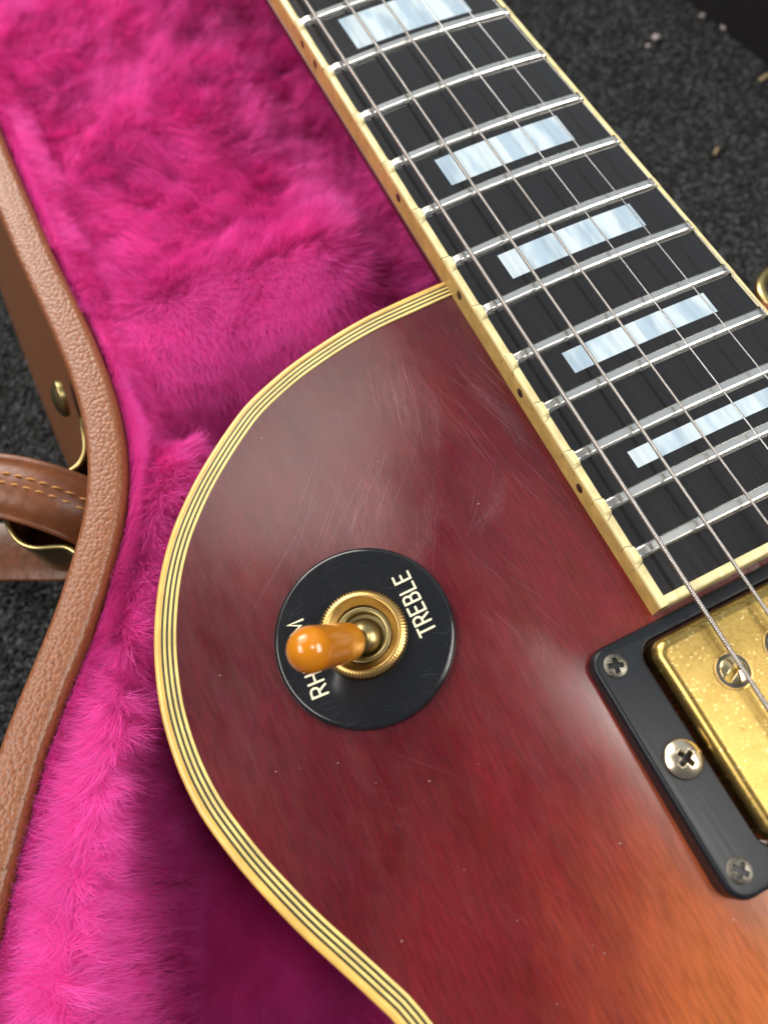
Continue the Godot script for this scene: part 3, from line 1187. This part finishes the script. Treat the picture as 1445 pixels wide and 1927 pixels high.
func build_neck(gt: Node3D, here: Transform3D) -> void:
	var z0 := -262.0
	var z1 := 8.5
	# mahogany neck back
	var rows := []
	for j in 30:
		var z := lerpf(z0, -30.0, j / 29.0)
		var hw := half_w(z) + 1.5
		var row := PackedVector3Array()
		for k in 25:
			var w := PI * k / 24.0
			row.append(Vector3(cos(w) * hw, -6.7 - 15.5 * pow(sin(w), 0.8), z))
		rows.append(row)
	var g := Geo.new()
	g.grid(rows, true, "row")
	put("neck", g, mats["neck_wood"], gt, here)
	# ebony fingerboard, its surface in one cylinder
	rows = []
	for j in 55:
		var z := lerpf(z0, z1, j / 54.0)
		var hw := half_w(z)
		var row := PackedVector3Array()
		for k in 25:
			var x := lerpf(-hw, hw, k / 24.0)
			row.append(Vector3(x, board_y(x), z))
		rows.append(row)
	g = Geo.new()
	g.grid(rows, false, "up")
	rows = []
	for j in 2:
		var z := lerpf(z0, z1, j)
		rows.append(PackedVector3Array([Vector3(-half_w(z), -1.3, z), Vector3(-half_w(z), -6.6, z), Vector3(half_w(z), -6.6, z), Vector3(half_w(z), -1.3, z)]))
	g.grid(rows, false, "row")
	var board := put("fingerboard", g, mats["ebony"], gt, here)
	board.set_meta("label", "dark ebony fingerboard with pearl blocks")
	# binding along both long sides: pale scraped top, amber lacquered side
	for s in [-1.0, 1.0]:
		var top := Geo.new()
		var side := Geo.new()
		var tr := []
		var sr := []
		var zs := PackedFloat32Array()
		var z := z0
		while z < 10.2:
			zs.append(z)
			z += 0.3
		zs.append(10.2)
		var nib := fret_list()
		for zz in zs:
			var hw := half_w(zz)
			var lift := 0.0
			for q in nib:
				lift = maxf(lift, 1.0 - ss(1.25, 1.75, absf(zz - q)))
			var y := board_y(hw)
			tr.append(PackedVector3Array([
				Vector3(s * hw, y + 0.02 + lift * 0.62, zz), Vector3(s * (hw + 0.75), y - 0.0 + lift * 0.42, zz),
				Vector3(s * (hw + 1.15), y - 0.06 + lift * 0.16, zz), Vector3(s * (hw + 1.42), y - 0.3, zz), Vector3(s * (hw + 1.52), y - 0.62, zz)]))
			sr.append(PackedVector3Array([Vector3(s * (hw + 1.52), y - 0.62, zz), Vector3(s * (hw + 1.62), y - 1.1, zz), Vector3(s * (hw + 1.66), y - 3.0, zz), Vector3(s * (hw + 1.66), -6.9, zz)]))
		top.grid(tr, false, "up")
		side.grid(sr, false, Vector3(0, -4, -120))
		# closing face towards the bridge
		var hwe := half_w(10.2)
		var ye := board_y(hwe)
		side.grid([PackedVector3Array([Vector3(s * hwe, ye, 10.2), Vector3(s * (hwe + 1.5), ye - 0.5, 10.2)]), PackedVector3Array([Vector3(s * hwe, -6.9, 10.2), Vector3(s * (hwe + 1.66), -6.9, 10.2)])], false, Vector3(0, -4, -50))
		put("fingerboard_binding", top, mats["binding_pale"], board)
		put("binding_side", side, mats["binding_side"], board)
		# hairline cracks beside each fret end
		if s < 0.0:
			rng.seed = 555
			for q in nib:
				for e in [-1.0, 1.0]:
					var cr := Geo.new()
					var zc: float = q + e * 1.75
					var hw := half_w(zc)
					var y := board_y(hw)
					var a := Vector3(-hw - 0.1, y + 0.07, zc)
					var b := Vector3(-hw - 1.25, y - 0.03, zc + e * rng.randf_range(-0.1, 0.8))
					var c := Vector3(-hw - 1.68, y - rng.randf_range(1.0, 2.6), zc + e * rng.randf_range(0.0, 1.2))
					tube(cr, PackedVector3Array([a, a.lerp(b, 0.5), b, b.lerp(c, 0.6) + Vector3(-0.12, 0.1, 0), c]), PackedFloat32Array([0.07, 0.06, 0.05, 0.05, 0.03]), 5)
					put("hairline_crack", cr, mats["crack_dark"], board)
	# end strip
	g = Geo.new()
	rows = []
	var e0 := half_w(8.5)
	for k in 25:
		var x := lerpf(-e0 - 0.2, e0 + 0.2, k / 24.0)
		var y := board_y(x) + 0.015
		rows.append(PackedVector3Array([Vector3(x, y, 8.5), Vector3(x, y, 9.7), Vector3(x, y - 0.12, 10.05), Vector3(x, y - 0.45, 10.25), Vector3(x, -6.9, 10.3)]))
	g.grid(rows, false, Vector3(0, -5, 5))
	put("fingerboard_binding", g, mats["binding_pale"], board)
	# side dots
	for q in [-152.3, -144.2, -96.2, -66.2, -39.6, -16.4]:
		g = Geo.new()
		lathe(g, PackedVector2Array([Vector2(1.0, -0.4), Vector2(1.0, 0.03), Vector2(0.01, 0.04)]), 20, Vector3(0, -2, 0))
		var b := Basis(Vector3(0, 1, 0), Vector3(-1, 0, 0), Vector3(0, 0, 1))
		put("side_dot", g, mats["dot_tortoise"], board, Transform3D(b, Vector3(-half_w(q) - 1.66, -3.55, q)))
	# pearl blocks
	for q in [[-193.6, -178.5, 14.8], [-152.4, -140.6, 15.6], [-99.8, -91.4, 15.7], [-69.7, -62.9, 16.3], [-42.5, -37.3, 16.8], [-18.0, -14.3, 17.2]]:
		g = Geo.new()
		rows = []
		for k in 13:
			var x: float = lerpf(-q[2], q[2] + 0.5, k / 12.0)
			var row := PackedVector3Array()
			for j in 5:
				row.append(Vector3(x, board_y(x) + 0.025, lerpf(q[0], q[1], j / 4.0)))
			rows.append(row)
		g.grid(rows, false, "up")
		put("inlay", g, mats["pearl"], board)
	# frets
	for q in fret_list():
		put("fret", fret_shape(q), mats["fret_metal"], board)

func fret_list() -> PackedFloat32Array:
	var out := PackedFloat32Array()
	for k in range(8, 23):
		out.append(fret_z(k))
	return out

func fret_shape(z: float) -> Geo:
	var g := Geo.new()
	var hw := half_w(z)
	var prof := [[-1.27, -0.02], [-1.23, 0.3], [-1.06, 0.66], [-0.8, 0.88], [-0.62, 0.93], [0.62, 0.93], [0.8, 0.88], [1.06, 0.66], [1.23, 0.3], [1.27, -0.02]]
	for span in [[0, 4], [4, 5], [5, 9]]:
		var rows := []
		for k in 41:
			var u := k / 40.0
			var x := lerpf(-hw - 0.02, hw + 0.02, 0.5 - 0.5 * cos(u * PI))
			var fromend := minf(x + hw, hw - x)
			var low := 1.0 - 0.3 * (1.0 - ss(0.0, 1.8, fromend))
			var row := PackedVector3Array()
			for j in range(span[0], span[1] + 1):
				row.append(Vector3(x, board_y(x) + prof[j][1] * low, z + prof[j][0]))
			rows.append(row)
		g.grid(rows, false, "up")
	# end faces
	for s in [-1.0, 1.0]:
		var a := PackedVector3Array()
		var b := PackedVector3Array()
		for q in prof:
			a.append(Vector3(s * (hw + 0.02), board_y(hw) + q[1] * 0.7, z + q[0]))
			b.append(Vector3(s * (hw + 0.02), board_y(hw) - 0.05, z + q[0]))
		g.grid([a, b], false, Vector3(0, 0, z))
	return g

func build_strings(gt: Node3D, here: Transform3D) -> void:
	var info := [[-23.4, -0.0148, 0.43, 0.46], [-13.95, -0.0128, 0.345, 0.42], [-4.2, -0.0037, 0.26, 0.36], [5.0, -0.0008, 0.19, 0.0], [14.5, 0.0068, 0.15, 0.0], [24.2, 0.0218, 0.115, 0.0]]
	for s in info:
		var path := PackedVector3Array()
		var rows := []
		var g := Geo.new()
		var rad: float = s[2]
		var pitch: float = s[3]
		var n := 10 if pitch > 0.0 else 8
		var st := pitch / 4.0 if pitch > 0.0 else 6.0
		var z := -262.0
		while z < 130.0:
			# wound strings are drawn turn by turn where the camera can see them
			var fine := pitch > 0.0 and z > -215.0 and z < 60.0
			var x: float = s[0] + s[1] * z
			var y := 2.35 + 0.0045 * z + rad * 0.2
			var row := PackedVector3Array()
			for k in n:
				var w := TAU * k / n
				var r := rad
				if fine:
					r = rad * (1.0 + 0.14 * cos(TAU * z / pitch + w))
				row.append(Vector3(x + cos(w) * r, y + sin(w) * r, z))
			rows.append(row)
			z += st if fine or pitch == 0.0 else 2.0
		g.grid(rows, true, "row")
		put("string", g, mats["wound_nickel" if pitch > 0.0 else "steel"], gt, here)

func build_pickup(gt: Node3D, here: Transform3D) -> void:
	# black plastic ring, a little taller towards the bridge
	var outer := rounded_rect(-44.2, 11.4, 45.2, 54.6, 3.4, 7)
	var hole := rounded_rect(-35.4, 14.0, 36.4, 50.3, 3.2, 7)
	var levels := []
	levels.append([outer, -9.0])
	levels.append([outer, -3.0])
	levels.append([inset(outer, 0.15), -2.4])
	levels.append([inset(outer, 0.5), -2.05])
	levels.append([inset(outer, 1.0), -1.95])
	levels.append([inset(hole, -0.5), -1.9])
	levels.append([inset(hole, -0.12), -2.0])
	levels.append([hole, -2.3])
	levels.append([hole, -9.0])
	var g := Geo.new()
	var rows := []
	for L in levels:
		var row := PackedVector3Array()
		for p in L[0]:
			row.append(Vector3(p.x, L[1] + (0.9 * (p.y - 11.0) / 43.0 - 0.5 if L[1] > -8.0 else 0.0), p.y))
		rows.append(row)
	g.grid(rows, true, "up")
	var ring := put("pickup_ring", g, mats["black_plastic"], gt, here)
	ring.set_meta("label", "black plastic mounting ring of the neck pickup")
	# corner screws and the height screw
	screw_head(2.15, 0.5, 0.0, "cross", 0.3, "tarnished", ring, Vector3(-40.5, -2.2, 15.2))
	screw_head(2.15, 0.5, 0.0, "cross", 0.9, "tarnished", ring, Vector3(-40.7, -1.65, 50.4))
	screw_head(2.15, 0.5, 0.0, "cross", 0.5, "tarnished", ring, Vector3(41.5, -2.2, 15.2))
	screw_head(2.15, 0.5, 0.0, "cross", 1.2, "tarnished", ring, Vector3(41.7, -1.65, 50.4))
	screw_head(3.3, 1.1, 0.35, "cross", -0.42, "nickel", ring, Vector3(-39.0, -1.75, 32.9))
	screw_head(3.3, 1.1, 0.35, "cross", 0.2, "nickel", ring, Vector3(40.0, -1.75, 32.9))
	# gold cover with soft edges
	var o := rounded_rect(-34.6, 14.5, 35.6, 49.7, 3.0, 7)
	levels = [[o, -8.0], [o, -1.4]]
	for j in 7:
		var w := PI * 0.5 * j / 6.0
		levels.append([inset(o, 2.1 * (1.0 - cos(w))), -1.4 + 2.1 * sin(w)])
	g = Geo.new()
	loft(g, levels, false)
	var inner_rows := []
	var last: PackedVector2Array = levels[levels.size() - 1][0]
	for t in [0.0, 0.35, 0.7, 0.97]:
		var row := PackedVector3Array()
		for p in last:
			row.append(Vector3(lerpf(p.x, 0.5, t), 0.7 + 0.12 * t, lerpf(p.y, 32.1, t)))
		inner_rows.append(row)
	g.grid(inner_rows, true, "up")
	g.fan(inner_rows[3], Vector3.UP)
	var cover := put("pickup_cover", g, mats["gold"], gt, here)
	cover.set_meta("label", "worn gold plated pickup cover")
	for k in 6:
		var at := Vector3(-24.4 + 9.9 * k, 0.78, 24.6)
		# countersunk hole rim
		var rg := Geo.new()
		lathe(rg, PackedVector2Array([Vector2(3.3, 0.0), Vector2(3.1, 0.1), Vector2(2.9, 0.06), Vector2(2.85, -0.05)]), 40, "up")
		put("pole_hole", rg, mats["gold_plain"], cover, Transform3D(Basis.IDENTITY, at))
		rg = Geo.new()
		lathe(rg, PackedVector2Array([Vector2(2.86, 0.03), Vector2(2.3, 0.02)]), 40, "up")
		put("pole_gap", rg, mats["binding_black"], cover, Transform3D(Basis.IDENTITY, at))
		screw_head(2.4, 0.55, 0.25, "slot", 1.15 + [0.0, 0.25, -0.6, 0.9, 0.3, -0.2][k], "pole_metal", cover, at)

func build_switch(gt: Node3D, here: Transform3D) -> void:
	var c := Vector3(-76.3, 0, -9.6)
	c.y = body_height(c.x, c.z)
	# the plate follows the slope of the top
	var hx := (body_height(c.x + 14, c.z) - body_height(c.x - 14, c.z)) / 28.0
	var hz := (body_height(c.x, c.z + 14) - body_height(c.x, c.z - 14)) / 28.0
	var up := Vector3(-hx, 1, -hz).normalized()
	var xa := (Vector3.RIGHT - up * up.x).normalized()
	var frame := Basis(xa, up, xa.cross(up))
	var at := off_mm(gt) + c
	var g := Geo.new()
	lathe(g, PackedVector2Array([Vector2(16.55, -1.5), Vector2(16.55, 0.75), Vector2(16.4, 1.05), Vector2(16.0, 1.28), Vector2(15.7, 1.32), Vector2(10.0, 1.33), Vector2(5.0, 1.33)]), 128, Vector3(0, -6, 0))
	var plate := put("switch_plate", g, mats["plate_plastic"], gt, Transform3D(frame, at))
	plate.set_meta("label", "round black switch plate engraved RHYTHM and TREBLE")
	lettering(plate, "TREBLE", Vector2(10.5, 5.3), 0.03, 12.9, 3.0)
	lettering(plate, "RHYTHM", Vector2(-11.4, 6.2), 0.09, 14.7, 2.9)
	# knurled gold nut with a hollow
	g = Geo.new()
	var rows := []
	var kn := 160
	var prof := [[8.0, 1.3, 1.0], [8.0, 2.35, 1.0], [7.75, 2.6, 0.8], [7.3, 2.9, 0.2], [6.75, 3.0, 0.0], [6.5, 2.9, 0.0], [5.5, 1.7, 0.0], [5.25, 1.6, 0.0], [5.2, 0.5, 0.0]]
	for q in prof:
		var row := PackedVector3Array()
		for k in kn:
			var w := TAU * k / kn
			var r: float = q[0] + q[2] * (0.2 if k % 2 == 0 else -0.2)
			row.append(Vector3(cos(w) * r, q[1], sin(w) * r))
		rows.append(row)
	g.grid(rows, true, "up")
	var nut := put("switch_nut", g, mats["gold_plain"], gt, Transform3D(frame, at))
	nut.set_meta("label", "knurled gold switch nut")
	g = Geo.new()
	lathe(g, PackedVector2Array([Vector2(5.2, 0.6), Vector2(5.15, 1.35), Vector2(4.95, 1.55), Vector2(4.35, 1.5), Vector2(4.1, 1.3), Vector2(4.0, 0.2), Vector2(3.9, 0.05), Vector2(0.02, 0.04)]), 64, "up")
	put("bushing", g, mats["brass_dark"], gt, Transform3D(frame, at))
	# lever: dark brass ball, shank and amber tip leaning to RHYTHM
	var ball := Vector3(-0.1, -0.9, 0.2)
	var target := Vector3(-86.3, 10.2, -7.1)
	var dir := (frame.inverse() * (target - c) - ball).normalized()
	g = Geo.new()
	var pr := PackedVector2Array()
	for j in 13:
		var w := deg_to_rad(lerpf(-30, 78, j / 12.0))
		pr.append(Vector2(3.7 * cos(w), 3.7 * sin(w)))
	pr.append_array(PackedVector2Array([Vector2(0.02, 3.7)]))
	lathe(g, pr, 40, Vector3.ZERO)
	put("lever_ball", g, mats["brass_dark"], gt, Transform3D(frame, at + frame * ball))
	var ax := dir
	var bx := ax.cross(Vector3.FORWARD).normalized()
	var lf := frame * Basis(bx, ax, bx.cross(ax))
	g = Geo.new()
	lathe(g, PackedVector2Array([Vector2(2.0, 1.0), Vector2(1.9, 3.6), Vector2(1.8, 8.4)]), 28, "row")
	put("lever_shank", g, mats["brass_dark"], gt, Transform3D(lf, at + frame * ball))
	var tl := (frame.inverse() * (target - c) - ball).length()
	g = Geo.new()
	var tp := PackedVector2Array([Vector2(1.6, 7.4), Vector2(2.9, 7.4), Vector2(3.25, 7.55), Vector2(3.38, 7.9)])
	tp.append(Vector2(3.5, 9.5))
	tp.append(Vector2(3.68, tl - 1.5))
	for j in 12:
		var w := PI * 0.5 * j / 11.0
		tp.append(Vector2(maxf(0.01, 3.75 * cos(w)), tl + 3.75 * sin(w)))
	lathe(g, tp, 48, "row")
	var tip := put("switch_tip", g, mats["amber_plastic"], gt, Transform3D(lf, at + frame * ball))
	tip.set_meta("label", "amber plastic switch tip leaning over RHYTHM")

# engraved letters: strokes cut with a round tool and filled, in a plane y = 1.34 of the plate
func lettering(plate: Node3D, word: String, start: Vector2, slant: float, length: float, high: float) -> void:
	var shapes := {
		"T": [[[0.0, 1.0], [1.0, 1.0]], [[0.5, 1.0], [0.5, 0.0]]],
		"R": [[[0.0, 0.0], [0.0, 1.0], [0.6, 1.0], [0.85, 0.92], [0.95, 0.74], [0.85, 0.56], [0.6, 0.48], [0.0, 0.48]], [[0.5, 0.48], [0.95, 0.0]]],
		"E": [[[0.9, 1.0], [0.0, 1.0], [0.0, 0.0], [0.9, 0.0]], [[0.0, 0.52], [0.75, 0.52]]],
		"B": [[[0.0, 0.0], [0.0, 1.0], [0.6, 1.0], [0.82, 0.93], [0.9, 0.77], [0.82, 0.6], [0.6, 0.53], [0.0, 0.53]], [[0.6, 0.53], [0.88, 0.45], [0.97, 0.27], [0.88, 0.08], [0.6, 0.0], [0.0, 0.0]]],
		"L": [[[0.0, 1.0], [0.0, 0.0], [0.9, 0.0]]],
		"H": [[[0.0, 0.0], [0.0, 1.0]], [[0.95, 0.0], [0.95, 1.0]], [[0.0, 0.52], [0.95, 0.52]]],
		"Y": [[[0.0, 1.0], [0.5, 0.48], [1.0, 1.0]], [[0.5, 0.48], [0.5, 0.0]]],
		"M": [[[0.0, 0.0], [0.0, 1.0], [0.55, 0.25], [1.1, 1.0], [1.1, 0.0]]]}
	# reading runs towards the neck (-z), the heads of the letters point to -x
	var along := Vector2(0, -1).rotated(slant)
	var head := Vector2(-1, 0).rotated(slant)
	var pen := 0.2
	var cell := length / word.length()
	var g := Geo.new()
	for k in word.length():
		for stroke in shapes[word[k]]:
			var pts := PackedVector2Array()
			for q in stroke:
				pts.append(start + along * (cell * k + q[0] * cell * 0.70) + head * ((q[1] - 0.5) * high))
			var rows := []
			for i in pts.size():
				var t := (pts[mini(i + 1, pts.size() - 1)] - pts[maxi(i - 1, 0)]).normalized()
				var a := (pts[i] - pts[maxi(i - 1, 0)]).normalized() if i > 0 else t
				var b := (pts[mini(i + 1, pts.size() - 1)] - pts[i]).normalized() if i < pts.size() - 1 else t
				var nn := Vector2(-a.y, a.x) + Vector2(-b.y, b.x)
				nn = nn.normalized() if nn.length() > 0.01 else Vector2(-a.y, a.x)
				var mit := pen / maxf(0.55, nn.dot(Vector2(-b.y, b.x)))
				var ends := [pts[i]]
				if i == 0:
					ends = [pts[i] - b * pen * 0.95, pts[i] - b * pen * 0.6, pts[i]]
				elif i == pts.size() - 1:
					ends = [pts[i], pts[i] + a * pen * 0.6, pts[i] + a * pen * 0.95]
				for e in ends.size():
					var wid := mit
					if ends.size() > 1:
						var far := e if i > 0 else 2 - e
						wid = mit * [1.0, 0.8, 0.3][far]
					var p: Vector2 = ends[e]
					rows.append(PackedVector3Array([Vector3(p.x - nn.x * wid, 1.35, p.y - nn.y * wid), Vector3(p.x, 1.355, p.y), Vector3(p.x + nn.x * wid, 1.35, p.y + nn.y * wid)]))
			g.grid(rows, false, "up")
	put(word.to_lower() + "_lettering", g, mats["engraving"], plate)

# ---------------------------------------------------------------- small things beside the case
func blob(rad: Vector3, seed_: int) -> Geo:
	var g := Geo.new()
	var f := noise(seed_, 0.5, FastNoiseLite.TYPE_SIMPLEX_SMOOTH, 2)
	var rows := []
	for j in 9:
		var t := PI * j / 8.0
		var row := PackedVector3Array()
		for k in 14:
			var w := TAU * k / 14.0
			var d := Vector3(sin(t) * cos(w), cos(t), sin(t) * sin(w))
			var r := 1.0 + 0.45 * f.get_noise_3dv(d * 3.0)
			row.append(d * rad * r)
		rows.append(row)
	g.grid(rows, true, Vector3.ZERO)
	return g

func build_small_things() -> void:
	var items := [
		["lint_ball", Vector3(157.6, -98, -213.3), Vector3(1.5, 1.2, 1.6), "lint_pale", 7, "pale pink lint ball on the carpet, largest of the bits beyond the neck", "lint"],
		["lint_speck", Vector3(151.8, -98.3, -210.5), Vector3(1.1, 0.9, 1.0), "lint_pale", 8, "small pale lint speck touching the largest lint ball", "lint"],
		["lint_speck", Vector3(184.2, -98.2, -216.4), Vector3(1.3, 0.9, 1.0), "lint_pale", 9, "grey lint speck on the carpet nearest the top of the photo", "lint"],
		["lint_speck", Vector3(188.4, -98.2, -206.0), Vector3(1.5, 1.0, 1.9), "lint_pale", 10, "grey lint speck right against the black case", "lint"],
		["straw_scrap", Vector3(184.6, -98.0, -172.5), Vector3(3.6, 0.8, 1.0), "straw_tan", 11, "tan straw scrap on the carpet below the black case corner", "scrap"],
		["straw_scrap", Vector3(141.9, -98.0, -146.9), Vector3(2.6, 0.6, 0.6), "straw_tan", 12, "thin tan straw scrap on the carpet halfway down beside the neck", "scrap"]]
	for q in items:
		var o := put(q[0], blob(q[2], q[4]), mats[q[3]], self, Transform3D(Basis.from_euler(Vector3(0, q[4] * 0.31, 0)), q[1]))
		tag(o, q[5], q[6])
	# black gear case at the corner of the picture
	var bc := Node3D.new()
	bc.name = "black_case"
	add_child(bc)
	bc.position = Vector3(316.5, -100, -260) * MM
	tag(bc, "black cloth covered equipment case standing on the carpet beyond the neck", "equipment case")
	var o2 := rounded_rect(-135, -190, 135, 190, 14, 8)
	var levels := [[o2, 0.6], [o2, 110.0]]
	for j in 6:
		var w := PI * 0.5 * (j + 1) / 6.0
		levels.append([inset(o2, 9.0 * (1.0 - cos(w))), 110.0 + 9.0 * sin(w)])
	var g := Geo.new()
	loft(g, levels, true)
	put("shell", g, mats["black_cloth"], bc, Transform3D(Basis(Vector3.UP, 0.13), Vector3.ZERO))
